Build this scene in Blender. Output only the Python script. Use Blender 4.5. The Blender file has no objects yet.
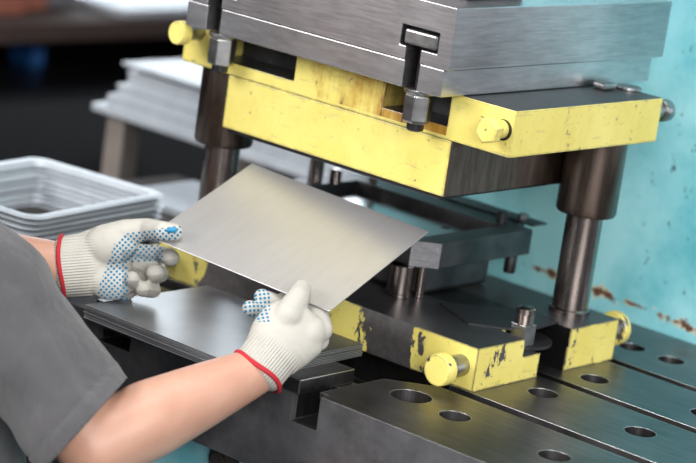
import bpy, bmesh, math, random
from mathutils import Vector as V, Matrix, noise
random.seed(7)
S = bpy.context.scene
COL = S.collection
PI = math.pi

# ------------------------------------------------------------------ camera
CP = V((1.65940856, -2.35553375, 0.87280256))
CR = V((0.75084361, 0.64578992, 0.13852529))
CU = V((-0.25598487, 0.09119385, 0.96236969))
CF = V((-0.608856, 0.75804951, -0.23378477))
FPX = 2410.6
cam = bpy.data.cameras.new('camera')
cam.sensor_width = 36.0
cam.lens = FPX / 696 * 36
cam.clip_end = 60
co = bpy.data.objects.new('camera', cam)
COL.objects.link(co)
M = Matrix((CR, CU, -CF)).transposed().to_4x4()
M.translation = CP
co.matrix_world = M
S.camera = co
cam.dof.use_dof = True
cam.dof.focus_distance = 2.97
cam.dof.aperture_fstop = 3.5


def at(px, py, d):
    """a point of the place that lies d metres deep in the view"""
    return CP + d * (CF + CR * ((px - 348) / FPX) - CU * ((py - 231.5) / FPX))


# ------------------------------------------------------------------ materials
def nt(name):
    m = bpy.data.materials.new(name)
    m.use_nodes = True
    n = m.node_tree
    for x in list(n.nodes):
        n.nodes.remove(x)
    out = n.nodes.new('ShaderNodeOutputMaterial')
    b = n.nodes.new('ShaderNodeBsdfPrincipled')
    n.links.new(b.outputs[0], out.inputs[0])
    tc = n.nodes.new('ShaderNodeTexCoord')
    return m, n, b, tc


def c4(c):
    return (c[0], c[1], c[2], 1)


def noise_n(n, tc, scale, detail=4, rough=.55, vec=(1, 1, 1), rot=(0, 0, 0)):
    mp = n.nodes.new('ShaderNodeMapping')
    mp.inputs['Scale'].default_value = vec
    mp.inputs['Rotation'].default_value = rot
    n.links.new(tc.outputs['Object'], mp.inputs[0])
    t = n.nodes.new('ShaderNodeTexNoise')
    t.inputs['Scale'].default_value = scale
    t.inputs['Detail'].default_value = detail
    t.inputs['Roughness'].default_value = rough
    n.links.new(mp.outputs[0], t.inputs['Vector'])
    return t


def ramp(n, src, p0, p1, c0=(0, 0, 0), c1=(1, 1, 1)):
    r = n.nodes.new('ShaderNodeValToRGB')
    r.color_ramp.elements[0].position = p0
    r.color_ramp.elements[1].position = p1
    r.color_ramp.elements[0].color = c4(c0)
    r.color_ramp.elements[1].color = c4(c1)
    n.links.new(src, r.inputs[0])
    return r


def mixc(n, fac, a, b):
    x = n.nodes.new('ShaderNodeMix')
    x.data_type = 'RGBA'
    for sock, v in ((x.inputs[0], fac), (x.inputs[6], a), (x.inputs[7], b)):
        if hasattr(v, 'links'):
            n.links.new(v, sock)
        elif isinstance(v, tuple):
            sock.default_value = c4(v)
        else:
            sock.default_value = v
    return x.outputs[2]


def math_n(n, op, a, b=None, c=None, clamp=False):
    x = n.nodes.new('ShaderNodeMath')
    x.operation = op
    x.use_clamp = clamp
    for i, v in enumerate((a, b, c)):
        if v is None:
            continue
        if hasattr(v, 'links'):
            n.links.new(v, x.inputs[i])
        else:
            x.inputs[i].default_value = v
    return x.outputs[0]


def bump(n, b, h, s, d=.001):
    k = n.nodes.new('ShaderNodeBump')
    k.inputs['Strength'].default_value = s
    k.inputs['Distance'].default_value = d
    n.links.new(h, k.inputs['Height'])
    n.links.new(k.outputs[0], b.inputs['Normal'])


def steel(name, c0, c1, rough=.35, var=.12, metal=1.0, streak=(1, 1, 12), scale=30, spots=None, edge=0.0):
    m, n, b, tc = nt(name)
    a = noise_n(n, tc, scale, 5, .6, streak)
    w = noise_n(n, tc, 7, 4, .6)
    f = math_n(n, 'MULTIPLY_ADD', a.outputs[0], .55, math_n(n, 'MULTIPLY', w.outputs[0], .55))
    r = ramp(n, f, .38, .72)
    col = mixc(n, r.outputs[0], c0, c1)
    if spots:
        sp = noise_n(n, tc, spots[1], 6, .65)
        sr = ramp(n, sp.outputs[0], spots[2], spots[2] + .08)
        col = mixc(n, sr.outputs[0], col, spots[0])
    if edge:
        bv = n.nodes.new('ShaderNodeBevel')
        bv.samples = 4
        bv.inputs['Radius'].default_value = .0022
        g = n.nodes.new('ShaderNodeNewGeometry')
        vm = n.nodes.new('ShaderNodeVectorMath')
        vm.operation = 'DOT_PRODUCT'
        n.links.new(bv.outputs[0], vm.inputs[0])
        n.links.new(g.outputs['Normal'], vm.inputs[1])
        e = math_n(n, 'MULTIPLY', math_n(n, 'SUBTRACT', .99, vm.outputs['Value'], clamp=True), 10, clamp=True)
        e = math_n(n, 'MULTIPLY', e, edge)
        col = mixc(n, e, col, (.8, .8, .8))  # pale edge colour paints a highlight line; on the bearer also nicks
    n.links.new(col, b.inputs['Base Color'])
    b.inputs['Metallic'].default_value = metal
    rr = math_n(n, 'MULTIPLY_ADD', f, var * 2, rough - var)
    n.links.new(rr, b.inputs['Roughness'])
    bump(n, b, a.outputs[0], .12, .0006)
    return m


def cut_edges(m, c):
    """sheared sheet edges are brighter than the rolled faces"""
    n = m.node_tree
    b = next(x for x in n.nodes if x.type == 'BSDF_PRINCIPLED')
    tc = next(x for x in n.nodes if x.type == 'TEX_COORD')
    src = b.inputs['Base Color'].links[0].from_socket
    sep = n.nodes.new('ShaderNodeSeparateXYZ')
    n.links.new(tc.outputs['Normal'], sep.inputs[0])
    side = math_n(n, 'LESS_THAN', math_n(n, 'ABSOLUTE', sep.outputs[2]), .6)
    n.links.new(mixc(n, side, src, c), b.inputs['Base Color'])
    return m


def plain(name, c, rough=.6, metal=0.0, var=.25, scale=20, bs=.2, spec=.5):
    m, n, b, tc = nt(name)
    a = noise_n(n, tc, scale, 5, .6)
    col = mixc(n, a.outputs[0], tuple(x * (1 - var) for x in c), tuple(min(1, x * (1 + var)) for x in c))
    n.links.new(col, b.inputs['Base Color'])
    b.inputs['Roughness'].default_value = rough
    b.inputs['Metallic'].default_value = metal
    b.inputs['Specular IOR Level'].default_value = spec
    bump(n, b, a.outputs[0], bs, .001)
    return m


def yellow_paint(name, bare=None, dirt=.60, topbare=True, stain=None, dark=None):
    """yellow enamel on the upright faces, rubbed steel on the tops; bare and stain are regions of wear on the thing itself, dark blackens a box region"""
    m, n, b, tc = nt(name)
    big = noise_n(n, tc, 9, 5, .6)
    fine = noise_n(n, tc, 90, 6, .7)
    mid = noise_n(n, tc, 30, 7, .72, (1, 1, .6))
    drip = noise_n(n, tc, 60, 4, .6, (1, 1, .10))
    scr = noise_n(n, tc, 120, 3, .6, (.25, .25, 1))
    ycol = mixc(n, ramp(n, big.outputs[0], .35, .7).outputs[0], (.70, .59, .135), (.80, .70, .21))
    ycol = mixc(n, math_n(n, 'MULTIPLY', ramp(n, mid.outputs[0], .52, .66).outputs[0], .30), ycol, (.60, .42, .08))
    ycol = mixc(n, math_n(n, 'MULTIPLY', ramp(n, scr.outputs[0], .60, .68).outputs[0], .35), ycol, (.40, .34, .15))
    sp = n.nodes.new('ShaderNodeSeparateXYZ')
    n.links.new(tc.outputs['Object'], sp.inputs[0])
    if stain:
        q = math_n(n, 'MULTIPLY', math_n(n, 'GREATER_THAN', sp.outputs[0], stain[0]), math_n(n, 'LESS_THAN', sp.outputs[0], stain[1]))
        q = math_n(n, 'MULTIPLY', q, math_n(n, 'GREATER_THAN', sp.outputs[2], stain[2]))
        fx = math_n(n, 'DIVIDE', math_n(n, 'SUBTRACT', sp.outputs[0], stain[0]), stain[1] - stain[0])
        q = math_n(n, 'MULTIPLY', q, ramp(n, math_n(n, 'MULTIPLY_ADD', fx, .30, math_n(n, 'MULTIPLY_ADD', mid.outputs[0], .6, math_n(n, 'MULTIPLY', drip.outputs[0], .4))), .54, .76).outputs[0])
        ycol = mixc(n, q, ycol, (.40, .19, .02))
        ycol = mixc(n, math_n(n, 'MULTIPLY', math_n(n, 'GREATER_THAN', q, .2), ramp(n, drip.outputs[0], .60, .64).outputs[0]), ycol, (.10, .06, .03))
    st = mixc(n, fine.outputs[0], (.07, .065, .065), (.30, .28, .28))
    chips = ramp(n, mid.outputs[0], dirt, dirt + .015).outputs[0]
    specks = ramp(n, fine.outputs[0], .64, .66).outputs[0]
    sep = n.nodes.new('ShaderNodeSeparateXYZ')
    n.links.new(tc.outputs['Normal'], sep.inputs[0])
    top = math_n(n, 'GREATER_THAN', math_n(n, 'ABSOLUTE', sep.outputs[2]), .75)
    st = mixc(n, top, st, mixc(n, mid.outputs[0], (.035, .034, .036), (.13, .125, .13)))
    mask = math_n(n, 'MAXIMUM', chips, specks)
    bv = n.nodes.new('ShaderNodeBevel')
    bv.samples = 6
    bv.inputs['Radius'].default_value = .006
    vm = n.nodes.new('ShaderNodeVectorMath')
    vm.operation = 'DOT_PRODUCT'
    g = n.nodes.new('ShaderNodeNewGeometry')
    n.links.new(bv.outputs[0], vm.inputs[0])
    n.links.new(g.outputs['Normal'], vm.inputs[1])
    e = math_n(n, 'SUBTRACT', 1.0, vm.outputs['Value'], clamp=True)
    e = math_n(n, 'GREATER_THAN', math_n(n, 'MULTIPLY_ADD', math_n(n, 'MINIMUM', e, .12), 2.2, mid.outputs[0]), .70)
    mask = math_n(n, 'MAXIMUM', mask, e)
    if topbare:
        mask = math_n(n, 'MAXIMUM', mask, top)
    if bare:
        xn = math_n(n, 'ADD', sp.outputs[0], math_n(n, 'MULTIPLY_ADD', mid.outputs[0], .16, -.08))
        for x0, x1, ym in bare:
            q = math_n(n, 'MULTIPLY', math_n(n, 'GREATER_THAN', xn, x0), math_n(n, 'LESS_THAN', xn, x1))
            q = math_n(n, 'MULTIPLY', q, math_n(n, 'LESS_THAN', sp.outputs[1], ym))
            mask = math_n(n, 'MAXIMUM', mask, q)
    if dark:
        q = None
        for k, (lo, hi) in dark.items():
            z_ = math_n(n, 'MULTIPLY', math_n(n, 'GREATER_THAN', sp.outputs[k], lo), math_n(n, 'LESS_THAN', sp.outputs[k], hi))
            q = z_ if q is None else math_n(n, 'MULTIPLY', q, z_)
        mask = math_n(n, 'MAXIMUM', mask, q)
        st = mixc(n, q, st, (.02, .02, .02))  # near-black on faces inside the given box
    n.links.new(mixc(n, mask, ycol, st), b.inputs['Base Color'])
    n.links.new(math_n(n, 'MULTIPLY', mask, .75), b.inputs['Metallic'])
    n.links.new(math_n(n, 'MULTIPLY_ADD', mask, -.08, .45), b.inputs['Roughness'])
    bump(n, b, math_n(n, 'MULTIPLY_ADD', mask, -.6, math_n(n, 'MULTIPLY', fine.outputs[0], .4)), .35, .0008)
    return m


M_ram = steel('ground_grey_steel', (.30, .29, .30), (.50, .49, .50), .36, .08, 1, (1, 1, 14), 22, edge=.8)
M_slab = steel('pale_ground_steel', (.36, .36, .37), (.55, .55, .56), .34, .06, 1, (1, 1, 6), 30, edge=.8)
M_bed = steel('oily_table_steel', (.10, .097, .098), (.25, .24, .24), .36, .08, 1, (1, 9, 1), 16, spots=((.22, .17, .07), 5, .60), edge=.9)
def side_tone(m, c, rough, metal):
    """upright faces at the front get their own mottled tone, roughness and metallic value"""
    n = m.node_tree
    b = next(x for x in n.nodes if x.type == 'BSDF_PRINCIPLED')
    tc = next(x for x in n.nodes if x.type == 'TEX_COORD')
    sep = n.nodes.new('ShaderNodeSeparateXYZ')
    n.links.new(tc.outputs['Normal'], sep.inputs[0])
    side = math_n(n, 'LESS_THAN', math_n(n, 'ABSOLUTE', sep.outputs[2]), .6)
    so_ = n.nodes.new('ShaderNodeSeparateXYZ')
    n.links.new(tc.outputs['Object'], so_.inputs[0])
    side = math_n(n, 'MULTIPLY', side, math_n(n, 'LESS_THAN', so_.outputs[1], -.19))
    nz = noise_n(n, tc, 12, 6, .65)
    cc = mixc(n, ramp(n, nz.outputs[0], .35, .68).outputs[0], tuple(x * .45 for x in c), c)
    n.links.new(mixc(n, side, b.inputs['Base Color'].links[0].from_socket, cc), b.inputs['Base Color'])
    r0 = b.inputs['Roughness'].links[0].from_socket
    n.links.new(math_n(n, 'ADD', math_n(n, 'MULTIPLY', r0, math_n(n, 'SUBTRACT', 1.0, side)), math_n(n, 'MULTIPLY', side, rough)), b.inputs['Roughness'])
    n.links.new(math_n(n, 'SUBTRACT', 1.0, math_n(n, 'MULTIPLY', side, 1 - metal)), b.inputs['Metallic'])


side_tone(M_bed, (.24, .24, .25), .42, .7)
M_dark = steel('dark_oiled_steel', (.06, .058, .06), (.15, .145, .15), .46, .10, 1, (1, 1, 1), 24)
M_brown = steel('browned_steel', (.09, .065, .05), (.24, .19, .16), .36, .10, 1, (6, 6, .6), 22, spots=((.10, .05, .03), 14, .58))
M_post = steel('guide_post_steel', (.16, .13, .115), (.32, .28, .26), .26, .06, 1, (6, 6, .4), 26)
M_bolt = steel('bolt_steel', (.22, .22, .22), (.42, .42, .42), .34, .10, 1, (1, 1, 1), 60)
M_sheet = steel('bright_blank_steel', (.58, .565, .56), (.64, .625, .62), .44, .04, .75, (12, 1, 1), 12)
M_sheet2 = steel('stacked_blank_steel', (.30, .31, .32), (.42, .43, .44), .38, .03, .9, (2, 1, 1), 8)
cut_edges(M_sheet2, (.75, .75, .76))
M_pale = steel('pale_zinc_steel', (.42, .46, .50), (.54, .57, .61), .42, .08, .35, (4, 4, 1), 8)
M_yu = yellow_paint('chipped_yellow_paint', dirt=.635, stain=(-.36, -.10, .305))
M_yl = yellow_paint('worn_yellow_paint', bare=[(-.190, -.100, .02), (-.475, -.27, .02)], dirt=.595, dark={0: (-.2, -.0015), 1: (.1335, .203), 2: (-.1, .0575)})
M_yb = yellow_paint('yellow_painted_bolt', dirt=.60, topbare=False)
M_black = plain('black_grease', (.012, .012, .014), .35, 0, .4, 40)
M_greasy = plain('greasy_black_paint', (.03, .03, .032), .45, .3, .5, 60, .6)
M_wood = plain('dark_brown_paint', (.040, .022, .017), .8, 0, .3, 9)
M_darkiron = plain('dark_iron_frame', (.05, .045, .042), .6, .3, .3, 12)
M_leg = plain('grey_brown_leg_paint', (.20, .17, .15), .6, 0, .3, 12)
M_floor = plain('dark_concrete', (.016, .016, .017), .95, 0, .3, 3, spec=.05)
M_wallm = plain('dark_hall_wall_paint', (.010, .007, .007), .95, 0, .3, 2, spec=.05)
M_rustbox = plain('rust_red_casting', (.24, .075, .045), .6, 0, .3, 12)
M_greybox = plain('grey_carton', (.13, .125, .13), .7, 0, .2, 12)
M_blue = plain('blue_plastic', (.01, .10, .32), .5, 0, .2, 12)
M_redpaint = plain('red_brown_paint', (.12, .028, .024), .5, .2, .5, 40)
M_skin = None


def teal_paint():
    m, n, b, tc = nt('chipped_turquoise_paint')
    big = noise_n(n, tc, 5, 5, .6)
    mid = noise_n(n, tc, 22, 7, .68, (1, 1, 1.6))
    fine = noise_n(n, tc, 60, 6, .7, (1, 1, .6))
    col = mixc(n, ramp(n, big.outputs[0], .36, .62).outputs[0], (.12, .47, .54), (.36, .72, .78))
    col = mixc(n, math_n(n, 'MULTIPLY', ramp(n, mid.outputs[0], .5, .72).outputs[0], .45), col, (.32, .70, .72))
    sp = n.nodes.new('ShaderNodeSeparateXYZ')
    n.links.new(tc.outputs['Object'], sp.inputs[0])
    # flaked band of rust just above the table, sloping down to the right
    zc = math_n(n, 'MULTIPLY_ADD', sp.outputs[0], -.04, .022)
    dz = math_n(n, 'ABSOLUTE', math_n(n, 'SUBTRACT', sp.outputs[2], zc))
    band = math_n(n, 'SUBTRACT', 1.0, math_n(n, 'MULTIPLY', dz, 34), clamp=True)
    pale = ramp(n, math_n(n, 'MULTIPLY_ADD', band, .30, mid.outputs[0]), .76, .79).outputs[0]
    col = mixc(n, pale, col, (.62, .60, .45))
    rust = ramp(n, math_n(n, 'MULTIPLY_ADD', band, .34, math_n(n, 'MULTIPLY_ADD', fine.outputs[0], .4, math_n(n, 'MULTIPLY', mid.outputs[0], .6))), .80, .84).outputs[0]
    col = mixc(n, rust, col, (.13, .055, .03))
    # dark chips in a column on the right and left of it scattered
    right = math_n(n, 'SUBTRACT', 1.0, math_n(n, 'MULTIPLY', math_n(n, 'ABSOLUTE', math_n(n, 'SUBTRACT', sp.outputs[0], -.07)), 6), clamp=True)
    chip = ramp(n, math_n(n, 'MULTIPLY_ADD', right, .08, fine.outputs[0]), .68, .74).outputs[0]
    col = mixc(n, chip, col, (.04, .11, .12))
    chip2 = ramp(n, mid.outputs[0], .70, .74).outputs[0]
    col = mixc(n, math_n(n, 'MULTIPLY', chip2, .8), col, (.06, .20, .22))
    n.links.new(col, b.inputs['Base Color'])
    b.inputs['Roughness'].default_value = .45
    bump(n, b, mid.outputs[0], .3, .002)
    return m


M_teal = teal_paint()


# ------------------------------------------------------------------ mesh tools
def link(name, bm, mat, parent=None, bevel=0.0, smooth=False, seg=2, angle=30):
    me = bpy.data.meshes.new(name)
    bmesh.ops.recalc_face_normals(bm, faces=bm.faces)
    bm.to_mesh(me)
    bm.free()
    if mat:
        me.materials.append(mat)
    o = bpy.data.objects.new(name, me)
    COL.objects.link(o)
    if parent is not None:
        o.parent = parent
        o.matrix_parent_inverse = Matrix.Translation(-parent.location)
    if smooth:
        for p in me.polygons:
            p.use_smooth = True
        try:
            me.set_sharp_from_angle(angle=math.radians(38))
        except Exception:
            pass
    if bevel:
        b = o.modifiers.new('bevel', 'BEVEL')
        b.width = bevel
        b.segments = seg
        b.limit_method = 'ANGLE'
        b.angle_limit = math.radians(angle)
    return o


def tag(o, label, cat, group=None, kind=None):
    o['label'] = label
    o['category'] = cat
    if group:
        o['group'] = group
    if kind:
        o['kind'] = kind
    return o


def thing(name, label, cat, loc, group=None):
    o = bpy.data.objects.new(name, None)
    COL.objects.link(o)
    o.location = loc
    o.empty_display_size = .05
    return tag(o, label, cat, group)


def struct(o):
    o['kind'] = 'structure'
    return o


def box(bm, x0, x1, y0, y1, z0, z1):
    vs = [bm.verts.new(p) for p in ((x0, y0, z0), (x1, y0, z0), (x1, y1, z0), (x0, y1, z0), (x0, y0, z1), (x1, y0, z1), (x1, y1, z1), (x0, y1, z1))]
    for f in ((0, 3, 2, 1), (4, 5, 6, 7), (0, 1, 5, 4), (1, 2, 6, 5), (2, 3, 7, 6), (3, 0, 4, 7)):
        bm.faces.new([vs[i] for i in f])
    return vs


def prism(bm, pts, z0, z1):
    lo = [bm.verts.new((x, y, z0)) for x, y in pts]
    hi = [bm.verts.new((x, y, z1)) for x, y in pts]
    n = len(pts)
    bm.faces.new(lo[::-1])
    bm.faces.new(hi)
    for i in range(n):
        bm.faces.new((lo[i], lo[(i + 1) % n], hi[(i + 1) % n], hi[i]))


def frame_of(ax):
    ax = V(ax).normalized()
    a = V((0, 0, 1)) if abs(ax.z) < .9 else V((1, 0, 0))
    u = ax.cross(a).normalized()
    return u, ax.cross(u).normalized(), ax


def lathe(bm, prof, base, ax=(0, 0, 1), n=32, rot=0.0):
    """closed solid of revolution; prof = [(r, h)] from bottom to top"""
    u, w, ax = frame_of(ax)
    base = V(base)
    rings = []
    for r, h in prof:
        rings.append([bm.verts.new(base + ax * h + (u * math.cos(rot + 2 * PI * i / n) + w * math.sin(rot + 2 * PI * i / n)) * max(r, 1e-5)) for i in range(n)])
    for a, b in zip(rings, rings[1:]):
        for i in range(n):
            bm.faces.new((a[i], a[(i + 1) % n], b[(i + 1) % n], b[i]))
    bm.faces.new(rings[0][::-1])
    bm.faces.new(rings[-1])


def cap(bm, p0, r0, p1, r1, n=14):
    """tapered capsule"""
    p0, p1 = V(p0), V(p1)
    L = (p1 - p0).length
    prof = []
    k = 5
    for i in range(k + 1):
        a = -PI / 2 + PI / 2 * i / k
        prof.append((r0 * math.cos(a), r0 * math.sin(a)))
    for i in range(k + 1):
        a = PI / 2 * i / k
        prof.append((r1 * math.cos(a), L + r1 * math.sin(a)))
    lathe(bm, prof, p0, (p1 - p0) if L > 1e-6 else (0, 0, 1), n)


def chain(bm, pts):
    """pts = [(point, radius)]"""
    for (a, ra), (b, rb) in zip(pts, pts[1:]):
        cap(bm, a, ra, b, rb)


def ell(bm, c, rx, ry, rz, X=(1, 0, 0), Y=(0, 1, 0), Z=(0, 0, 1)):
    g = bmesh.ops.create_icosphere(bm, subdivisions=3, radius=1)
    X, Y, Z, c = V(X), V(Y), V(Z), V(c)
    for v in g['verts']:
        v.co = c + X * v.co.x * rx + Y * v.co.y * ry + Z * v.co.z * rz


def boolean(o, cutters):
    """cut each bmesh in cutters out of o and bake the result"""
    cs = []
    for cb in cutters:
        me = bpy.data.meshes.new('c')
        bmesh.ops.recalc_face_normals(cb, faces=cb.faces)
        cb.to_mesh(me)
        cb.free()
        c = bpy.data.objects.new('c', me)
        COL.objects.link(c)
        cs.append(c)
        m = o.modifiers.new('b', 'BOOLEAN')
        m.operation = 'DIFFERENCE'
        m.solver = 'EXACT'
        m.object = c
    bake(o)
    for c in cs:
        bpy.data.objects.remove(c)


def bake(o):
    bpy.context.view_layer.update()
    dg = bpy.context.evaluated_depsgraph_get()
    me = bpy.data.meshes.new_from_object(o.evaluated_get(dg))
    o.modifiers.clear()
    o.data = me


def organic(name, bm, mat, parent, voxel, smooth=6, post=None):
    o = link(name, bm, mat, parent)
    r = o.modifiers.new('r', 'REMESH')
    r.mode = 'VOXEL'
    r.voxel_size = voxel
    s = o.modifiers.new('s', 'SMOOTH')
    s.factor = .5
    s.iterations = smooth
    bake(o)
    if not o.data.materials:
        o.data.materials.append(mat)
    if post:
        post(o)
    for p in o.data.polygons:
        p.use_smooth = True
    return o


def bx(*a):
    b = bmesh.new()
    box(b, *a)
    return b


def lt(*a, **k):
    b = bmesh.new()
    lathe(b, *a, **k)
    return b


def cyl(r, h):
    return [(r, 0), (r, h)]


# ------------------------------------------------------------------ the hall
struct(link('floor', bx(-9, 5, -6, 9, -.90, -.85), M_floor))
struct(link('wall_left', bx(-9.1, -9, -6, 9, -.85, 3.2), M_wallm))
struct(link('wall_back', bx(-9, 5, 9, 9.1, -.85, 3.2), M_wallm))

# ------------------------------------------------------------------ press frame (turquoise cheek behind the die)
pf = thing('stamping_press', 'turquoise painted press column with flaking rust behind the die set', 'press', (.3, .8, -.85))
b = bx(-.62, .17, .5, 1.15, -.10, 1.25)
link('painted_cheek', b, M_teal, pf, .006)

# ------------------------------------------------------------------ press table with T slots
bed = thing('press_table', 'dark oily steel press table with T slots and round bolt holes', 'table', (.3, .15, -.12))
link('table_base', bx(-.50, 1.5, -.13, .495, -.85, -.121), M_teal, bed, .01)
fc = at(218, 461, 3.09)
link('pipe_fitting', lt([(.022, 0), (.022, .012), (.012, .014), (.012, .02)], (fc.x, -.1305, fc.z), (0, -1, 0), 20), M_darkiron, bed, .001)
t = link('table_slab', bx(-.58, 1.5, -.20, .50, -.12, 0), M_bed, bed)
cut = []
for y0, y1 in ((-.022, -.002), (.145, .163), (.298, .316)):
    c = bmesh.new()
    box(c, -.60, 1.6, y0, y1, -.034, .01)
    cut.append(c)
    c = bmesh.new()
    box(c, -.61, 1.61, y0 - .012, y1 + .012, -.060, -.0335)
    cut.append(c)
cut.append(bx(-.120, -.077, -.21, -.13, -.043, -.008))
cut.append(bx(-.112, -.077, -.22, -.186, -.030, .01))
cut.append(bx(-.60, -.0900, -.21, -.022, -.0080, .01))
c = bmesh.new()
prism(c, [(-.30, -.096), (-.103, -.096), (-.088, -.064), (-.034, -.021), (-.034, .03), (-.30, .03)], -.05, .012)  # black wedge of shoe shadow and slot, shaped as a cut recess
cut.append(c)
cut.append(bx(-.461, -.401, -.21, -.14, -.041, -.022))
HOLES = [(-.027, -.088, .026), (.049, -.097, .0195), (.045, .090, .0195), (.041, .210, .019), (-.023, .392, .0185), (.040, .394, .0185),
         (.20, -.10, .0195), (.36, -.10, .0195), (.20, .08, .0195), (.20, .23, .0195), (.36, .08, .0195), (.20, .40, .0195), (.36, .23, .0195)]
for x, y, r in HOLES:
    cut.append(lt([(r, -.05), (r, .01)], (x, y, 0), n=40))
boolean(t, cut)
bm_ = t.modifiers.new('bevel', 'BEVEL')
bm_.width = .0018
bm_.segments = 2
bm_.limit_method = 'ANGLE'
bm_.angle_limit = math.radians(40)
# bearer plate lying on the table edge
tag(link('bearer_plate', bx(-.47, -.1115, -.2005, -.098, -.0078, .0108), M_slab_d := steel('edge_scratched_steel', (.10, .10, .105), (.24, .24, .25), .32, .1, 1, (1, 12, 1), 24, spots=((.6, .6, .6), 40, .66), edge=.9), bevel=.0012),
    'flat dark steel bar with bright nicked edges under the sheet stack', 'plate')

# ------------------------------------------------------------------ stack of blanks in front of the die
N_ST = 8
for k in range(N_ST):
    z = .0110 + k * .0021
    dx, dy, a = random.uniform(-.002, .002), random.uniform(-.002, .002), random.uniform(-.003, .003)
    if k in (0, 1, 2):
        a += .012 * (3 - k) * .5
        dx += .002
    if k == N_ST - 1:
        dx, dy, a = 0, 0, 0
    b = bx(-.138, .138, -.112, .112, 0, .0014)
    o = link('steel_blank', b, M_sheet2, None, .0004, seg=1)
    o.location = (-.2805 + dx, -.1605 + dy, z)
    o.rotation_euler.z = a
    lab = {0: 'thin steel blank at the very bottom of the stack beside the gloves', N_ST - 1: 'topmost thin steel blank of the stack, shiny grey upper face showing'}.get(
        k, 'thin grey steel blank inside the stack, between its top and bottom blanks')
    tag(o, lab, 'metal sheet', 'steel blanks stacked on the press table')

# ------------------------------------------------------------------ lower shoe
ls = thing('lower_die_shoe', 'thick yellow painted lower die plate on the press table', 'die plate', (-.28, .155, 0))
t = link('base_plate', bx(-.56, 0, 0, .31, .0004, .057), M_yl, ls)
cut = [bx(-.045, .01, .136, .197, -.01, .07), bx(-.040, .01, .098, .20, .033, .07),
       lt([(.031, -.01), (.031, .07)], (-.050, .166, 0), n=32), lt([(.047, .036), (.047, .07)], (-.052, .155, 0), n=32)]
boolean(t, cut)
m_ = t.modifiers.new('bevel', 'BEVEL')
m_.width = .004
m_.segments = 3
m_.limit_method = 'ANGLE'
m_.angle_limit = math.radians(40)
# greasy liner of the clamping pocket
b = bmesh.new()
lathe(b, [(.046, .0335), (.046, .0375)], (-.052, .155, 0), n=32)
link('pocket_floor', b, M_greasy, ls)


def knob_bolt(parent, x, z, y, d, r, mat_face, hexa=False, L=.04):
    """headed lifting pin, sticks out along d (-1 or 1) from the plate face at y"""
    b = bmesh.new()
    lathe(b, [(r * .68, -.01), (r * .68, L * .75)], (x, y, z), (0, d, 0), 28)
    s = link('lifting_pin', b, M_yb if hexa else M_bolt, parent, .0008, True)
    b = bmesh.new()
    if hexa:
        lathe(b, [(r * .98, L * .55), (r * 1.02, L * .58), (r * 1.02, L * .95), (r * .9, L)], (x, y, z), (0, d, 0), 6, .3)
        h = link('pin_head', b, mat_face, s, .002)
    else:
        lathe(b, [(r * .9, L * .62), (r, L * .68), (r, L * .95), (r * .95, L)], (x, y, z), (0, d, 0), 36)
        h = link('pin_head', b, mat_face, s, .0006, True)
    # child of a child: keep world place
    h.matrix_parent_inverse = Matrix.Identity(4)
    return s


knob_bolt(ls, -.023, .029, 0, -1, .0205, M_yb, L=.050)
knob_bolt(ls, -.535, .029, 0, -1, .0205, M_yb, L=.042)
knob_bolt(ls, -.022, .035, .31, 1, .0235, M_yb, L=.034)
knob_bolt(ls, -.535, .029, .31, 1, .0205, M_yb, L=.042)

# clamp screw in the pocket
cl = thing('clamp_screw', 'short round-topped clamp screw with square block in the lower plate slot', 'bolt', (-.03, .142, .038))
b = bmesh.new()
box(b, -.040, -.016, .118, .142, .0378, .066)
link('square_nut', b, M_bolt, cl, .001)
b = bmesh.new()
prof = [(.0112, .055)]
z = .066
while z < .079:
    prof += [(.0122, z), (.0112, z + .001)]
    z += .002
prof += [(.0125, .080), (.0125, .086), (.009, .0885)]
lathe(b, prof, (-.028, .130, 0), n=24)
link('stud', b, M_post, cl, smooth=True)
b = bmesh.new()
prism(b, [(-.155, .115), (-.075, .075), (-.030, .112), (-.042, .118), (-.042, .144), (-.02, .15), (-.025, .205), (-.07, .215), (-.10, .19)], .0573, .0592)
tag(link('clamp_strap', b, M_greasy, None), 'black greasy clamp strap lying around the square nut', 'clamp')

# ------------------------------------------------------------------ guide posts
def guide_post(x, y, label):
    g = thing('guide_post', label, 'post', (x, y, .0575), 'guide posts of the die set')
    link('pillar', lt([(.0275, .0572), (.0275, .062), (.0245, .064), (.0245, .25)], (x, y, 0), n=48), M_post, g, smooth=True)
    b = lt([(.0385, .194), (.0405, .198), (.0405, .2996)], (x, y, 0), n=48)
    link('guide_bushing', b, M_brown, g, smooth=True)


guide_post(-.056, .272, 'round steel guide post at the right rear, with browned bushing')
guide_post(-.512, .050, 'round steel guide post at the left end, behind the held sheet')

# ------------------------------------------------------------------ upper shoe
us = thing('upper_die_shoe', 'yellow painted upper die plate held above by the guide posts', 'die plate', (-.28, .16, .2275))
link('punch_block', bx(-.473, -.091, 0, .277, .2285, .2998), M_pb := yellow_paint('yellow_front_paint', dirt=.655, topbare=False), us, .0015)
b = bx(-.0908, -.0880, .0008, .2765, .2290, .2995)
link('side_face', b, M_brown, us, .0006)
link('stripper_plate', bx(-.468, -.10, .006, .285, .2225, .2283), M_black, us, .0008)
b = bmesh.new()
pts = [(-.562, .3002), (0, .3002), (0, .3596), (-.101, .3596), (-.101, .3170), (-.206, .3170), (-.206, .3596), (-.359, .3596), (-.359, .3170), (-.503, .3170), (-.503, .3596), (-.562, .3596)]
lo = [b.verts.new((x, 0, z)) for x, z in pts]
hi = [b.verts.new((x, .325, z)) for x, z in pts]
b.faces.new(lo)
b.faces.new(hi[::-1])
for i in range(len(pts)):
    b.faces.new((lo[i], hi[i], hi[(i + 1) % len(pts)], lo[(i + 1) % len(pts)]))
link('top_plate', b, M_yu, us, .0018)
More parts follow.
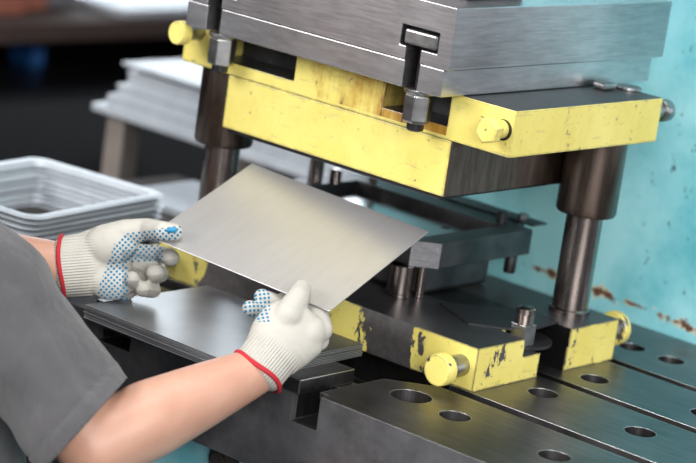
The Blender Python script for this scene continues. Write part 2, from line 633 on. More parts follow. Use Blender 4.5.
link('pocket_back', bx(-.51, -.09, .055, .30, .3172, .3590), M_greasy, us)
s = knob_bolt(us, -.018, .333, 0, -1, .0170, M_yb, True, .032)
knob_bolt(us, -.535, .345, 0, -1, .0160, M_yb, False, .045)
s = knob_bolt(us, -.020, .336, .325, 1, .0150, M_bolt, False, .045)
b = lt([(.0132, .0), (.0132, .0008)], (-.0155, -.0001, .3325), (0, -1, 0), 28)
link('pin_bore', b, M_black, us)
# rear clamp piece seen on top of the right pad
c_ = thing('clamp_block', 'small pale clamp block on top of the right end of the upper plate', 'clamp', (-.05, .285, .3600))
link('jaw', bx(-.072, -.052, .262, .292, .3600, .3690), M_bolt, c_, .003)
link('washer', lt([(.018, .3598), (.018, .3640)], (-.052, .318, 0), n=24), M_bolt, c_, .001)

# ------------------------------------------------------------------ ram
rm = thing('press_ram', 'heavy machined steel press ram block above the yellow plate', 'press ram', (-.29, .2, .36))
t = link('ram_plate', bx(-.516, -.080, -.050, .408, .3602, .3940), M_slab, rm)
boolean(t, [bx(-.142, -.1185, -.06, .02, .35, .41), bx(-.479, -.4545, -.06, .02, .35, .41)])
m_ = t.modifiers.new('bevel', 'BEVEL'); m_.width = .0014; m_.segments = 2; m_.limit_method = 'ANGLE'
t = link('ram_block', bx(-.516, -.0725, -.052, .423, .3944, .4720), M_ram, rm)
boolean(t, [bx(-.142, -.1185, -.06, .02, .38, .43), bx(-.153, -.0935, -.06, .02, .4115, .4370),
            bx(-.479, -.4545, -.06, .02, .38, .43), bx(-.4895, -.4290, -.06, .02, .4115, .4370)])
m_ = t.modifiers.new('bevel', 'BEVEL'); m_.width = .0014; m_.segments = 2; m_.limit_method = 'ANGLE'
link('ram_slide', bx(-.40, -.112, .02, .135, .4722, .72), M_dark, rm, .003)


def clamp_bolt(x, y, label):
    g = thing('clamp_bolt', label, 'bolt', (x, y, .306), 'T slot bolts clamping the ram')
    b = bx(x - .0170, x + .0345, -.0530, -.012, .4145, .4330)
    link('bolt_head', b, M_bolt, g, .003)
    prof = []
    z = .312
    while z < .412:
        prof += [(.0088, z), (.0078, z + .001)]
        z += .002
    link('threaded_shank', lt(prof, (x, y, 0), n=24), M_dark, g)
    link('washer', lt([(.0195, .3535), (.0205, .3545), (.0205, .3580), (.0195, .3590)], (x, y, 0), n=32), M_bolt, g, smooth=True)
    link('hex_nut', lt([(.0165, .3165), (.0185, .3195), (.0185, .3500), (.0170, .3533)], (x, y, 0), n=6, rot=.35), M_bolt, g, .0012)
    link('bolt_tip', lt([(.0085, .3060), (.0110, .3080), (.0110, .3165)], (x, y, 0), n=24), M_black, g, smooth=True)


clamp_bolt(-.1300, -.026, 'hex nut and T-head bolt in the ram slot nearest the camera')
clamp_bolt(-.4665, -.026, 'hex nut and bolt under the left end of the ram')

# ------------------------------------------------------------------ lower die: frame ring on a block
ld = thing('lower_die', 'dark rectangular frame die standing on the lower plate between the posts', 'die', (-.35, .2, .0575))
link('die_block', bx(-.46, -.192, .110, .268, .0576, .0990), M_dark, ld, .006)
ch = .028
ox0, ox1, oy0, oy1 = -.50, -.171, .094, .326
b = bmesh.new()
prism(b, [(ox0 + ch, oy0), (ox1 - ch, oy0), (ox1, oy0 + ch), (ox1, oy1), (ox0, oy1), (ox0, oy0 + ch)], .0995, .1345)
t = link('die_frame', b, M_dark, ld)
boolean(t, [bx(-.462, -.205, .128, .292, .112, .15)])
m_ = t.modifiers.new('bevel', 'BEVEL'); m_.width = .0010; m_.segments = 2; m_.limit_method = 'ANGLE'
b = bmesh.new()
prism(b, [(ox1 - ch - .0002, oy0 - .0012), (ox1 - ch + .0002 + .001, oy0 - .0012), (ox1 + .0010, oy0 + ch - .001), (ox1 + .0010, oy0 + ch), (ox1 - .001, oy0 + ch), (ox1 - ch, oy0 + .001)], .1000, .1343)
link('corner_face', b, steel('scratched_corner_steel', (.13, .13, .135), (.26, .26, .27), .45, .1, 1, (1, 1, 4), 60, spots=((.6, .6, .6), 80, .64)), ld)
link('die_insert', bx(-.440, -.235, .150, .262, .1122, .1210), M_pale2 := steel('smooth_insert_steel', (.25, .26, .27), (.36, .37, .38), .18, .05, 1, (1, 1, 1), 8), ld, .004)
for x, y in ((-.26, .17), (-.26, .245), (-.41, .17)):
    link('insert_screw', lt([(.006, .1205), (.006, .1216)], (x, y, 0), n=18), M_black, ld)
for x, y, r in ((-.214, .088, .0095), (-.205, .091, .0150), (-.189, .112, .0065)):
    link('spring_pin', lt([(r * 1.12, .0577), (r * 1.12, .0620), (r, .0625), (r, .0995)], (x, y, 0), n=28), M_post, ld, smooth=True)
link('stripper_strip', bx(-.50, -.181, .338, .372, .1345, .1372), M_dark, ld, .0006)
link('strip_spacer', bx(-.49, -.20, .322, .345, .1290, .1344), M_black, ld)
link('cap_screw', lt([(.0075, .134), (.0075, .1485), (.006, .150)], (-.216, .312, 0), n=20), M_black, ld, smooth=True)
link('hex_screw', lt([(.0080, .1373), (.0080, .1450)], (-.208, .352, 0), n=6), M_bolt, ld, .001)
link('hanging_pin', lt([(.0075, .0720), (.0085, .0740), (.0085, .0995)], (-.184, .303, 0), n=20), M_dark, ld, smooth=True)
for x, y, r, z in ((-.478, .215, .0105, .170), (-.462, .240, .0085, .155), (-.447, .3075, .006, .150)):
    link('locating_pin', lt([(r, .1345), (r, z - .002), (r * .8, z)], (x, y, 0), n=24), M_post, ld, smooth=True)

# ------------------------------------------------------------------ the held sheet
SC = V((-.258, -.086, .144))
ea, eb, eg = math.radians(8.5), math.radians(5.0), math.radians(19.8)
SM = Matrix.Rotation(ea, 3, 'Z') @ Matrix.Rotation(eb, 3, 'Y') @ Matrix.Rotation(eg, 3, 'X')
o = link('steel_blank', bx(-.14, .14, -.11, .11, -.0008, .0008), M_sheet, None, .0003, seg=1)
o.matrix_world = Matrix.Translation(SC) @ SM.to_4x4()
tag(o, 'bright rectangular steel blank held tilted between the two gloved hands', 'metal sheet')
SN = SM @ V((0, 0, 1))


def on_sheet(px, py, off):
    d = (at(px, py, 1) - CP)
    tt = (SC + SN * off - CP).dot(SN) / d.dot(SN)
    return CP + d * tt


# ------------------------------------------------------------------ the worker
def skin_mat():
    m, n, b, tc = nt('skin')
    a = noise_n(n, tc, 22, 5, .6)
    f = noise_n(n, tc, 260, 3, .6)
    col = mixc(n, a.outputs[0], (.43, .215, .14), (.58, .335, .245))
    n.links.new(col, b.inputs['Base Color'])
    b.inputs['Roughness'].default_value = .48
    b.inputs['Subsurface Weight'].default_value = .12
    b.inputs['Subsurface Radius'].default_value = (.012, .005, .003)
    b.inputs['Subsurface Scale'].default_value = .5
    bump(n, b, f.outputs[0], .12, .0006)
    return m


def cloth_mat(name, c, wrinkle=.8):
    m, n, b, tc = nt(name)
    a = noise_n(n, tc, 6, 4, .6)
    w = noise_n(n, tc, 900, 2, .5)
    col = mixc(n, a.outputs[0], tuple(x * .85 for x in c), tuple(x * 1.15 for x in c))
    n.links.new(col, b.inputs['Base Color'])
    b.inputs['Roughness'].default_value = .9
    b.inputs['Sheen Weight'].default_value = .25
    f = noise_n(n, tc, 14, 3, .5, (1, 1, .4))
    h = math_n(n, 'MULTIPLY_ADD', w.outputs[0], .08, f.outputs[0])
    bump(n, b, h, wrinkle, .022)
    return m


def glove_mat():
    """off-white knit; blue rubber dots where the mesh says palm"""
    m, n, b, tc = nt('dotted_knit_glove')
    ap = n.nodes.new('ShaderNodeAttribute'); ap.attribute_name = 'palm'
    ac = n.nodes.new('ShaderNodeAttribute'); ac.attribute_name = 'cuff'
    ad = n.nodes.new('ShaderNodeAttribute'); ad.attribute_name = 'soil'
    uv = n.nodes.new('ShaderNodeAttribute'); uv.attribute_name = 'knit'
    sp = n.nodes.new('ShaderNodeSeparateXYZ')
    n.links.new(uv.outputs['Vector'], sp.inputs[0])
    P = .0072

    def cell(u, v):
        fu = math_n(n, 'SUBTRACT', math_n(n, 'FRACT', u), .5)
        fv = math_n(n, 'SUBTRACT', math_n(n, 'FRACT', v), .5)
        return math_n(n, 'ADD', math_n(n, 'MULTIPLY', fu, fu), math_n(n, 'MULTIPLY', fv, fv))
    u = math_n(n, 'DIVIDE', sp.outputs[0], P)
    v = math_n(n, 'DIVIDE', sp.outputs[1], P)
    d1 = cell(u, v)
    d2 = cell(math_n(n, 'ADD', u, .5), math_n(n, 'ADD', v, .5))
    d = math_n(n, 'MINIMUM', d1, d2)
    dot = math_n(n, 'LESS_THAN', d, .052)
    pm = math_n(n, 'GREATER_THAN', ap.outputs['Fac'], .5)
    dot = math_n(n, 'MULTIPLY', dot, pm)
    nz = noise_n(n, tc, 60, 4, .6)
    base = mixc(n, nz.outputs[0], (.42, .40, .35), (.54, .52, .465))
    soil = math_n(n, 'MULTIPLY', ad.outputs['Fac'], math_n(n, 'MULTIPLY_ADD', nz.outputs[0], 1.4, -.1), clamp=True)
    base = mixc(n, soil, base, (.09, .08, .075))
    n.links.new(mixc(n, dot, base, (.01, .17, .33)), b.inputs['Base Color'])
    b.inputs['Roughness'].default_value = .85
    rib = math_n(n, 'SINE', math_n(n, 'MULTIPLY', sp.outputs[1], 2 * PI / .0036))
    knit = math_n(n, 'SINE', math_n(n, 'MULTIPLY', sp.outputs[1], 2 * PI / .0018))
    h = math_n(n, 'ADD', math_n(n, 'MULTIPLY', rib, math_n(n, 'MULTIPLY', ac.outputs['Fac'], 1.0)), math_n(n, 'MULTIPLY', knit, .12))
    h = math_n(n, 'ADD', h, math_n(n, 'MULTIPLY', dot, 1.0))
    bump(n, b, h, .7, .0007)
    return m


M_skin = skin_mat()
M_shirt = cloth_mat('charcoal_cotton', (.074, .071, .075), 1.0)
M_trous = cloth_mat('dark_blue_cotton', (.02, .025, .045))
M_glove = glove_mat()
M_red = plain('red_cotton_edging', (.42, .012, .022), .8, 0, .2, 200, .6)
M_hair = plain('dark_brown_hair', (.03, .018, .012), .6, 0, .4, 90, .8)
M_shoe = plain('black_leather', (.015, .014, .014), .4, 0, .3, 60)

RS = at(-62, 232, 2.84)            # right shoulder
RE = at(96, 446, 2.80)             # right elbow
RW = at(256, 371, 2.885)           # right wrist
LW = at(60, 267, 3.075)            # left wrist
LS = RS + V((-.36, -.03, .02))
LE = LS + V((.03, .14, -.13))
mid = (RS + LS) / 2
pel = V((mid.x - .04, mid.y - .10, -.36))
person = thing('person', 'person in a charcoal t-shirt and dotted gloves holding up a sheet', 'person', (pel.x, pel.y, -.85))

b = bmesh.new()
# torso core, neck, head
chain(b, [(pel, .12), (pel.lerp(mid, .5), .11), (mid - V((0, 0, .08)), .12)])
chain(b, [(RS, .055), (mid, .07), (LS, .055)])
fw = (mid - pel); fw.z = 0; fw.normalize()
hd = mid + V((-.05, -.03, .205)) + fw * .03
chain(b, [(mid, .062), (mid + V((0, 0, .09)) + fw * .02, .055), (hd - V((0, 0, .04)), .055)])
sd = fw.cross(V((0, 0, 1)))
ell(b, hd + V((0, 0, .025)), .078, .095, .105, sd, fw, V((0, 0, 1)))
ell(b, hd + fw * .035 - V((0, 0, .06)), .055, .055, .052, sd, fw, V((0, 0, 1)))
chain(b, [(hd + fw * .090 + V((0, 0, .022)), .009), (hd + fw * .112 - V((0, 0, .018)), .014)])
chain(b, [(hd + fw * .086 - sd * .02 - V((0, 0, .055)), .008), (hd + fw * .086 + sd * .02 - V((0, 0, .055)), .008)])
for s_ in (-1, 1):
    ell(b, hd + sd * s_ * .080, .012, .022, .034, sd, fw, V((0, 0, 1)))
# right arm
chain(b, [(RS, .055), (RS.lerp(RE, .5), .052), (RE, .046)])
E1 = at(150, 419, 2.825)
E2 = at(203, 395, 2.855)
chain(b, [(RE, .046), (E1, .0480), (E2, .0395), (RW, .0295), (at(272, 355, 2.89), .022)])
# left arm
chain(b, [(LS, .055), (LS.lerp(LE, .5), .050), (LE, .045), (LE.lerp(LW, .45), .047), (LE.lerp(LW, .8), .037), (LW, .0325), (at(72, 266, 3.075), .024)])
# legs
KN = {}
for s_ in (-1, 1):
    hip = pel + sd * s_ * .09
    kn = V((pel.x + sd.x * s_ * .13 + fw.x * .30, -.36 + .0 * s_, -.36)) if False else pel + sd * s_ * .16 + fw * .36
    kn.y = min(kn.y, -.30)
    kn.z = -.37
    an = kn + V((0, -.10, -.40))
    an.z = -.77
    KN[s_] = (hip, kn, an)
    chain(b, [(hip, .085), (kn, .055), (kn.lerp(an, .35), .052), (an, .036), (an + V((0, .10, -.03)), .03)])
body = organic('body', b, M_skin, person, .0060, 8)


def nails(o):
    pass


# shirt -----------------------------------------------------------------
b = bmesh.new()
chain(b, [(pel + V((.02, 0, .02)), .165), (pel.lerp(mid, .5) + V((.03, .01, 0)), .165), (mid - V((0, 0, .10)), .150)])
chain(b, [(RS - V((0, 0, .008)), .074), (mid - V((0, 0, .02)), .088), (LS - V((0, 0, .008)), .074)])
chain(b, [(at(-75, 330, 2.95), .10), (at(-62, 560, 2.95), .135)])
ax = (RE - RS).normalized()
SEnd = RE + ax * .05
chain(b, [(RS, .076), (RS.lerp(RE, .35), .078), (RS.lerp(RE, .75), .071), (SEnd, .069)])
axl = (LE - LS).normalized()
chain(b, [(LS, .072), (LS.lerp(LE, .8), .066)])
# soft pull folds running from shoulder to hem
for k, (t0, t1, off, r) in enumerate(((.25, .80, .050, .026), (.05, .55, .056, .024), (.5, .95, .046, .026))):
    side = ax.cross(CF).normalized()
    q = side * math.cos(k * 1.3 + .4) - CF * math.sin(k * 1.3 + .4)
    chain(b, [(RS.lerp(RE, t0) + q * off, r), (RS.lerp(RE, t1) + q * (off - .004), r * .9)])
HC = at(86, 423, 2.785)            # hem centre
HN = (at(86 + 74, 423 + 67, 2.79) - HC).normalized()


def shirt_post(o):
    me = o.data
    bb = bmesh.new()
    bb.from_mesh(me)
    for v in bb.verts:
        p = v.co
        w = noise.noise(p * 13 + V((3, 1, 7))) * .010 + noise.noise(V((p.x * 20, p.y * 20, p.z * 9))) * .0075
        v.co = p + v.normal * w
    near = lambda c: (c - HC).length < .135
    geom = [f for f in bb.faces if near(f.calc_center_median())]
    es, vs = set(), set()
    for f in geom:
        es.update(f.edges)
        vs.update(f.verts)
    bmesh.ops.bisect_plane(bb, geom=list(vs) + list(es) + geom, plane_co=HC, plane_no=HN)
    dead = [v for v in bb.verts if (v.co - HC).dot(HN) > 1e-5 and (v.co - HC).length < .14]
    bmesh.ops.delete(bb, geom=dead, context='VERTS')
    # keep only the garment itself
    left = set(bb.verts)
    best = set()
    while left:
        seed = left.pop()
        comp, todo = {seed}, [seed]
        while todo:
            for e in todo.pop().link_edges:
                for w_ in e.verts:
                    if w_ in left:
                        left.discard(w_)
                        comp.add(w_)
                        todo.append(w_)
        if len(comp) > len(best):
            best = comp
    bmesh.ops.delete(bb, geom=[v for v in bb.verts if v not in best], context='VERTS')
    # flare and thicken the hem
    for v in bb.verts:
        d = (v.co - HC).dot(HN)
        if (v.co - HC).length < .11 and -.024 < d <= 1e-4:
            r = v.co - HC - HN * d
            k = .0016 if d > -.020 else -.0012
            v.co += r.normalized() * k
    bb.to_mesh(me)
    bb.free()


sh = organic('shirt', b, M_shirt, person, .0050, 5, shirt_post)
so = sh.modifiers.new('t', 'SOLIDIFY')
so.thickness = .0022
so.offset = -1

b = bmesh.new()
for s_ in (-1, 1):
    hip, kn, an = KN[s_]
    chain(b, [(hip, .105), (kn, .070), (kn.lerp(an, .4), .064), (an + V((0, 0, .02)), .055)])
chain(b, [(pel + sd * .07, .13), (pel - sd * .07, .13)])
organic('trousers', b, M_trous, person, .010, 4)
b = bmesh.new()
for s_ in (-1, 1):
    hip, kn, an = KN[s_]
    b = bmesh.new()
    chain(b, [(an - V((0, .02, .022)), .045), (an + V((0, .06, -.035)), .040), (an + V((0, .15, -.045)), .034)])
    organic('shoe', b, M_shoe, person, .008, 3)
b = bmesh.new()
ell(b, hd + V((0, 0, .045)) - fw * .018, .085, .094, .098, sd, fw, V((0, 0, 1)))
organic('hair', b, M_hair, person, .008, 2)
for s_ in (-1, 1):
    b = bmesh.new()
    ell(b, hd + fw * .083 + sd * s_ * .031 + V((0, 0, .012)), .0125, .0125, .0105, sd, fw, V((0, 0, 1)))
    link('eye', b, plain('eye_white', (.7, .68, .65), .2), person, smooth=True)


# gloves -----------------------------------------------------------------
def glove(parts, U_, V_, palm_dir, origin, cuff_len, palm_fn, soil_fn):
    """parts: list of bmesh builders; U_ along the hand, V_ across it"""
    b = bmesh.new()
    for p in parts:
        p(b)

    def post(o):
        me = o.data
        n = len(me.vertices)
        A = {k: me.attributes.new(k, 'FLOAT', 'POINT') for k in ('palm', 'cuff', 'soil')}
        K = me.attributes.new('knit', 'FLOAT_VECTOR', 'POINT')
        for i, v in enumerate(me.vertices):
            d = v.co - origin
            u, w = d.dot(U_), d.dot(V_)
            K.data[i].vector = (u, w, 0)
            nn = v.normal
            A['palm'].data[i].value = 1.0 if palm_fn(v.co, nn, u, w) else 0.0
            A['cuff'].data[i].value = max(0.0, min(1.0, (cuff_len - u) / .012))
            A['soil'].data[i].value = soil_fn(v.co, nn, u, w)
            if u < cuff_len:
                pass
    return organic('glove', b, M_glove, person, .0018, 7, post)


def ring(center, axis, a, bb_, adir, r, mat, wob=.002):
    """elastic edging: a thin rope around the wrist"""
    axis = V(axis).normalized()
    adir = (V(adir) - axis * V(adir).dot(axis)).normalized()
    bdir = axis.cross(adir)
    b = bmesh.new()
    n, k = 72, 8
    rings = []
    for i in range(n):
        t_ = 2 * PI * i / n
        rad = adir * math.cos(t_) * a + bdir * math.sin(t_) * bb_
        c = center + rad + axis * (wob * math.sin(3 * t_ + 1))
        rn = rad.normalized()
        rr = r * (1 + .12 * math.sin(t_ * 36))
        rings.append([b.verts.new(c + rn * math.cos(2 * PI * j / k) * rr + axis * math.sin(2 * PI * j / k) * rr * 1.3) for j in range(k)])
    for i in range(n):
        p, q = rings[i], rings[(i + 1) % n]
        for j in range(k):
            b.faces.new((p[j], p[(j + 1) % k], q[(j + 1) % k], q[j]))
    return link('cuff_edging', b, mat, person, smooth=True)


# left hand: palm towards the camera, thumb on the sheet, fingers curled under it
LD = 3.085
Z3 = lambda x, y, d=LD: at(x, y, d)
cu = CU
lparts = []
Lx = (Z3(130, 262) - Z3(66, 267)).normalized()
Ly = (CU - Lx * CU.dot(Lx)).normalized()
Lz = Lx.cross(Ly).normalized()
if Lz.dot(CF) > 0:
    Lz = -Lz                                   # towards the camera


def lp(bm):
    # cuff and palm
    for (x0, y0, h0, t0, d0), (x1, y1, h1, t1, d1) in zip(*[((64, 267, .0395, .0345, 3.075), (82, 265, .0415, .031, 3.078), (100, 262, .0465, .026, 3.085), (120, 260, .0440, .022, 3.090))[i:] for i in (0, 1)]):
        for k in range(5):
            f = k / 4
            c = Z3(x0, y0, d0).lerp(Z3(x1, y1, d1), f)
            ell(bm, c, .016, h0 + (h1 - h0) * f, t0 + (t1 - t0) * f, Lx, Ly, Lz)
    # heel of the thumb
    ell(bm, Z3(110, 245, 3.068), .036, .025, .020, Lx, Ly, Lz)
    ell(bm, Z3(112, 283, 3.070), .030, .022, .018, Lx, Ly, Lz)


def lf(bm):
    tb = on_sheet(163, 231, .0135)
    tt_ = on_sheet(174, 232, .0120)
    chain(bm, [(Z3(104, 241, 3.075), .0215), (Z3(126, 233, 3.070), .0180), (Z3(146, 229, 3.068), .0142), (tb, .0128), (tt_, .0112)])
    chain(bm, [(Z3(118, 250, 3.096), .0125), (Z3(142, 253, 3.110), .0118), (Z3(161, 254, 3.105), .0110), (Z3(171, 258, 3.082), .0112)])
    chain(bm, [(Z3(118, 262, 3.096), .0130), (Z3(143, 268, 3.110), .0120), (Z3(160, 274, 3.098), .0115), (Z3(155, 273, 3.066), .0120)])
    chain(bm, [(Z3(116, 275, 3.094), .0125), (Z3(138, 283, 3.104), .0115), (Z3(153, 290, 3.090), .0105), (Z3(143, 289, 3.062), .0105)])
    chain(bm, [(Z3(112, 287, 3.090), .0115), (Z3(126, 293, 3.094), .0105), (Z3(136, 286, 3.080), .0100), (Z3(132, 279, 3.056), .0102)])


def lpalm(c, nrm, u, w):
    front = nrm.dot(Lz)
    if u < .042 + .10 * max(0, .02 - w) * 0:
        return False
    q = c - CP
    dd = q.dot(CF)
    x, y = 348 + FPX * q.dot(CR) / dd, 231.5 - FPX * q.dot(CU) / dd
    if x > 128 and y > 262:
        return False                       # bare knuckle fronts of the curled fingers
    if x > 163 and y > 244:
        return False
    edge = 252 - (x - 105) * .85 if x < 125 else 234 - (x - 125) * .16
    return front > -.1 and y > edge and x > 112 - (y - 250) * .35


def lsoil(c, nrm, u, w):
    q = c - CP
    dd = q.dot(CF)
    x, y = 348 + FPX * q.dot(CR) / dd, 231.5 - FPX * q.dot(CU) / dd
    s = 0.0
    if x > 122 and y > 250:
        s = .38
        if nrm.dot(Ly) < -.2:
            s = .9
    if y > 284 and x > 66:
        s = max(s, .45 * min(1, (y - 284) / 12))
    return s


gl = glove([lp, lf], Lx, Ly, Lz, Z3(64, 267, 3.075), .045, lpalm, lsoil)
ring(Z3(63.0, 266.5, 3.075), Lx, .0400, .0350, Ly, .0022, M_red, .0012)
# blue rubber pad at the thumb tip
b = bmesh.new()
ell(b, on_sheet(172, 230, .0215), .0080, .0035, .0040, Lx, Ly, Lz)
link('rubber_pad', b, plain('blue_rubber', (.015, .22, .42), .5, 0, .1), person, smooth=True)

# right hand: back of the hand to the camera, thumb on the near corner, fingers beneath
Rx = (at(300, 318, 2.91) - at(256, 371, 2.885)).normalized()
Rz = -(CF - Rx * CF.dot(Rx)).normalized()
Ry = Rz.cross(Rx).normalized()


def rp(bm):
    st = ((258, 371, .0335, .0310, 2.885), (268, 358, .0345, .029, 2.89), (280, 343, .0420, .027, 2.895), (292, 330, .0450, .024, 2.905), (302, 320, .0360, .020, 2.910))
    for (x0, y0, h0, t0, d0), (x1, y1, h1, t1, d1) in zip(st, st[1:]):
        for k in range(4):
            f = k / 3
            c = at(x0, y0, d0).lerp(at(x1, y1, d1), f)
            ell(bm, c, .015, h0 + (h1 - h0) * f, t0 + (t1 - t0) * f, Rx, Ry, Rz)
    ell(bm, at(308, 335, 2.905), .026, .020, .020, Rx, Ry, Rz)


def rf(bm):
    t1, t2 = on_sheet(298, 298, .0145), on_sheet(302, 289, .0125)
    chain(bm, [(at(274, 334, 2.900), .020), (at(288, 316, 2.895), .0185), (t1, .0145), (t2, .0120)])
    # index finger: knuckle on the right, runs in under the sheet to the left
    a1 = on_sheet(318, 313, -.0150)
    chain(bm, [(at(306, 338, 2.915), .016), (at(321, 330, 2.915), .0145), (a1, .0130), (on_sheet(300, 309, -.022), .0115), (on_sheet(284, 300, -.022), .0105)])
    chain(bm, [(at(302, 345, 2.915), .015), (at(318, 340, 2.93), .0140), (on_sheet(308, 322, -.026), .0130), (on_sheet(284, 306, -.024), .0115), (on_sheet(262, 297, -.014), .0105)])
    chain(bm, [(at(296, 350, 2.915), .015), (at(305, 345, 2.94), .0135), (on_sheet(290, 328, -.036), .0125), (on_sheet(268, 314, -.030), .0110), (on_sheet(250, 308, -.018), .0100)])
    chain(bm, [(at(288, 356, 2.915), .014), (at(292, 352, 2.94), .0120), (on_sheet(280, 338, -.040), .0110), (on_sheet(264, 326, -.036), .0100)])


def rpalm(c, nrm, u, w):
    q = c - CP
    dd = q.dot(CF)
    x, y = 348 + FPX * q.dot(CR) / dd, 231.5 - FPX * q.dot(CU) / dd
    return (x < 270 and y < 322) or nrm.dot(Rz) < -.3 and u > .045


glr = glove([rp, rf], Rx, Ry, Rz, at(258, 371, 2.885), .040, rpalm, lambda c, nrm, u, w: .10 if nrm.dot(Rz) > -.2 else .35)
ring(at(257.5, 371.5, 2.885), Rx, .0345, .0318, Ry, .0024, M_red, .0016)

# stool under the worker (behind the frame edge)
st_ = thing('work_stool', 'round wooden stool the worker sits on', 'stool', (pel.x, pel.y, -.85))
link('seat', lt([(.16, -.560), (.165, -.555), (.165, -.54), (.155, -.533)], (pel.x, pel.y, 0), n=32), M_wood, st_, smooth=True)
for k in range(4):
    a = PI / 4 + k * PI / 2
    p0 = V((pel.x + .11 * math.cos(a), pel.y + .11 * math.sin(a), -.561))
    p1 = V((pel.x + .17 * math.cos(a), pel.y + .17 * math.sin(a), -.838))
    b = bmesh.new()
    cap(b, p0, .012, p1, .012, 10)
    link('leg', b, M_darkiron, st_, smooth=True)

# red-brown casting corner below the table
b = bmesh.new()
c0 = at(294, 492, 2.86)
box(b, c0.x - .035, c0.x + .02, -.27, -.2006, c0.z - .04, c0.z + .020)
rc = tag(link('foot_pedal_cover', b, M_redpaint, None, .008), 'worn red-brown metal cover below the table edge', 'cover')
b = bmesh.new()

# ------------------------------------------------------------------ side table with frames
sdt = thing('side_table', 'low dark side table left of the press under the pale trays', 'table', (-.78, .1, -.85))
link('table_top', bx(-.985, -.592, -.26, .47, -.03, -.0005), M_darkiron, sdt, .002)
for x in (-.965, -.625):
    for y in (-.24, .45):
        link('leg', bx(x - .018, x + .018, y - .018, y + .018, -.85, -.0305), M_darkiron, sdt, .002)


def tray_mesh():
    b = bmesh.new()
    w, h, d, rim = .122, .150, .012, .018

    def rr(w, h, r, n=5):
        pts = []
        for cx, cy, a0 in ((w - r, h - r, 0), (-w + r, h - r, 90), (-w + r, -h + r, 180), (w - r, -h + r, 270)):
            for i in range(n + 1):
                a = math.radians(a0 + 90 * i / n)
                pts.append((cx + r * math.cos(a), cy + r * math.sin(a)))
        return pts
    loops = []
    for (ww, hh, r, z) in ((w + .004, h + .004, .026, .0055), (w, h, .024, .0075), (w - .012, h - .012, .020, .0075), (w - .018, h - .018, .018, 0.0), (w - .020, h - .020, .017, .0), (w - .0135, h - .0135, .0195, .0065), (w, h, .024, .0062)):
        loops.append([b.verts.new((x, y, z)) for x, y in rr(ww, hh, r)])
    n = len(loops[0])
    for a, c in zip(loops, loops[1:] + loops[:1]):
        for i in range(n):
            b.faces.new((a[i], a[(i + 1) % n], c[(i + 1) % n], c[i]))
    return b


TR = 9
src = None
for k in range(TR):
    if src is None:
        src = link('pressed_frame', tray_mesh(), M_pale, None, smooth=True)
        o = src
    else:
        o = src.copy()
        COL.objects.link(o)
    o.location = (-.786 + random.uniform(-.003, .003), -.030 + random.uniform(-.003, .003), .0002 + k * .0078)
    o.rotation_euler.z = +.12 + random.uniform(-.02, .02)
    lab = 'open rectangular pressed frame, topmost of the pale nested pile' if k == TR - 1 else (
        'open rectangular pressed frame, lowest of the pale nested pile' if k == 0 else 'open rectangular pressed frame nested in the pale pile below its top one')
    tag(o, lab, 'metal frame', 'pressed frames nested beside the press')
for k in range(4):
    o = link('steel_blank', bx(-.11, .11, -.09, .09, 0, .0020), M_pale, None)
    o.location = (-.815 + .004 * k, .352, .0002 + .0024 * k)
    o.rotation_euler.z = .02 * k - .03
    tag(o, 'pale flat sheet on top of the small pile behind the nested frames' if k == 3 else 'pale flat sheet lower in the small pile behind the nested frames', 'metal sheet', 'pale sheets on the side table')

# ------------------------------------------------------------------ far work table with thick sheet pile
ft = thing('work_table', 'pale-edged work table with grey legs behind, carrying a tall pile', 'table', (-.97, .75, -.85))
link('table_top', bx(-1.285, -.66, .555, .95, .034, .048), M_pale, ft, .002)
for x, y in ((-1.245, .60), (-.70, .60), (-1.225, .915), (-.70, .915)):
    link('leg', bx(x - .022, x + .022, y - .022, y + .022, -.85, .0335), M_leg, ft, .003)
zz = .0483
hs = [(.006, 0, 0)] * 3 + [(.006, .010, 0)] * 3 + [(.006, .002, -.004)] * 4 + [(.006, -.004, .012)] * 1 + [(.006, .0, 0)] * 1
NP = 12
for k in range(NP):
    inset = (.0, .0, .0, .012, .014, .012, .024, .024, .024, .022, .038, .014)[k]
    y0 = .566 + inset * .9
    o = link('thick_sheet', bx(-1.262 + inset, -.69, y0, .86, 0, .0062), M_pale, None, .001, seg=1)
    o.location = (random.uniform(-.002, .002), 0, zz)
    zz += .0066
    tag(o, 'thick pale sheet, topmost of the blurred pile on the far table' if k == NP - 1 else 'thick pale sheet within the blurred pile on the far table, beneath its top sheet', 'metal sheet', 'thick sheets piled on the far table')

# ------------------------------------------------------------------ bench at the upper left
bn = thing('work_bench', 'dark brown bench in the far upper left with castings on it', 'bench', (-3.0, 1.7, -.85))
b = bmesh.new()
link('bench_top', bx(-3.9, -2.33, .3, 3.4, -.098, -.052), M_wood, bn, .006)
for x in (-3.8, -2.5):
    for y in (.4, 3.2):
        link('leg', bx(x - .03, x + .03, y - .03, y + .03, -.85, -.0985), M_darkiron, bn)
for i, (y, x, h, lb) in enumerate(((1.27, -2.52, .09, 'rust-red casting at the far left end of the brown bench'), (1.39, -2.50, .10, 'rust-red casting in the middle of the red row on the bench'), (1.49, -2.54, .08, 'rust-red casting next to the grey carton on the bench'))):
    b = bx(x - .08, x + .08, y - .045, y + .045, -.0518, -.0518 + h)
    c = bmesh.new()
    lathe(b, [(.03, .0), (.03, .012)], (x, y, -.0518 + h), n=20)
    c.free()
    tag(link('casting', b, M_rustbox, None, .006), lb, 'casting', 'rust-red castings on the bench')
ct = thing('carton', 'grey carton on the brown bench beside the bright sheet', 'box', (-2.6, 1.54, -.05))
link('carton_body', bx(-2.70, -2.50, 1.555, 1.655, -.0515, .06), M_greybox, ct, .004)
link('lid', bx(-2.705, -2.495, 1.55, 1.66, .0602, .07), M_greybox, ct, .003)
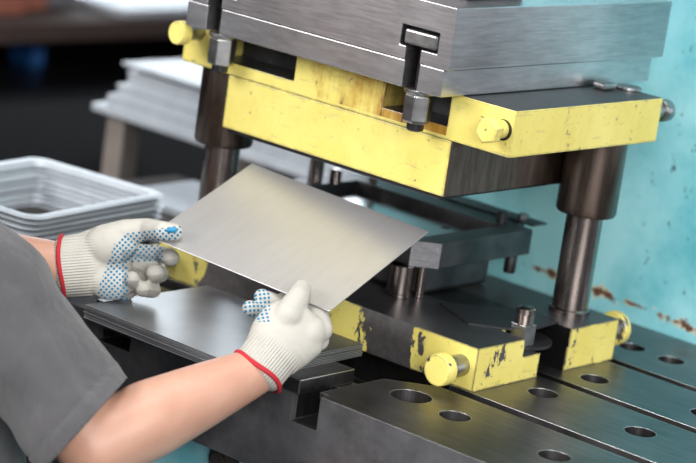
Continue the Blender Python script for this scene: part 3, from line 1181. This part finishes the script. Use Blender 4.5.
for k in range(3):
    tag(link('bright_sheet', bx(-3.3, -2.37, 1.70, 2.40, -.0518 + k * .006, -.0465 + k * .006), M_pale, None),
        'large bright sheet lying uppermost on the far bench' if k == 2 else 'large bright sheet under the uppermost one on the far bench', 'metal sheet', 'bright sheets on the bench')
bc = at(31, 52, 5.9)
link('lower_shelf', bx(-3.9, -2.36, .35, 3.35, bc.z - .055, bc.z - .035), M_black, bn)
b = bmesh.new()
box(b, bc.x - .06, bc.x + .02, bc.y - .015, bc.y + .03, bc.z - .0345, bc.z + .012)
tag(link('blue_bin', b, M_blue, None, .004), 'small blue plastic bin on the shelf under the brown bench', 'bin')

# ------------------------------------------------------------------ light
def area(name, loc, target, size, power, color=(1, 1, 1), sy=None):
    l = bpy.data.lights.new(name, 'AREA')
    l.energy = power
    l.color = color
    l.shape = 'RECTANGLE'
    l.size = size
    l.size_y = sy or size
    o = bpy.data.objects.new(name, l)
    COL.objects.link(o)
    o.location = loc
    d = V(target) - V(loc)
    o.rotation_euler = d.to_track_quat('-Z', 'Y').to_euler()
    return o


area('front_window_light', (-2.6, -5.0, 2.6), (-.2, 0, .2), 3.2, 260, (1, .98, .96), 2.4)
area('right_window_light', (4.2, -3.4, 2.2), (.1, .1, .2), 3.0, 300, (1, .99, .98), 2.2)
area('rear_fill_light', (6.0, 4.5, 1.2), (0, .2, .2), 3.0, 75, (.95, .97, 1), 3.0)  # added fill without a known source, gives the right steel faces grey reflections
area('overhead_lamp', (.2, -.9, 3.4), (0, 0, 0), 1.6, 70, (1, .99, .97))
area('far_window_light', (-6.5, 7.0, 1.9), (-.3, .2, 0), 4.6, 170, (.86, .94, 1), 2.2)
w = bpy.data.worlds.new('world')
S.world = w
w.use_nodes = True
w.node_tree.nodes['Background'].inputs[0].default_value = (.80, .87, 1, 1)
w.node_tree.nodes['Background'].inputs[1].default_value = .27

S.view_settings.view_transform = 'Standard'
S.view_settings.look = 'None'
S.view_settings.gamma = 1
S.view_settings.use_curve_mapping = False
S.view_settings.exposure = 0.27
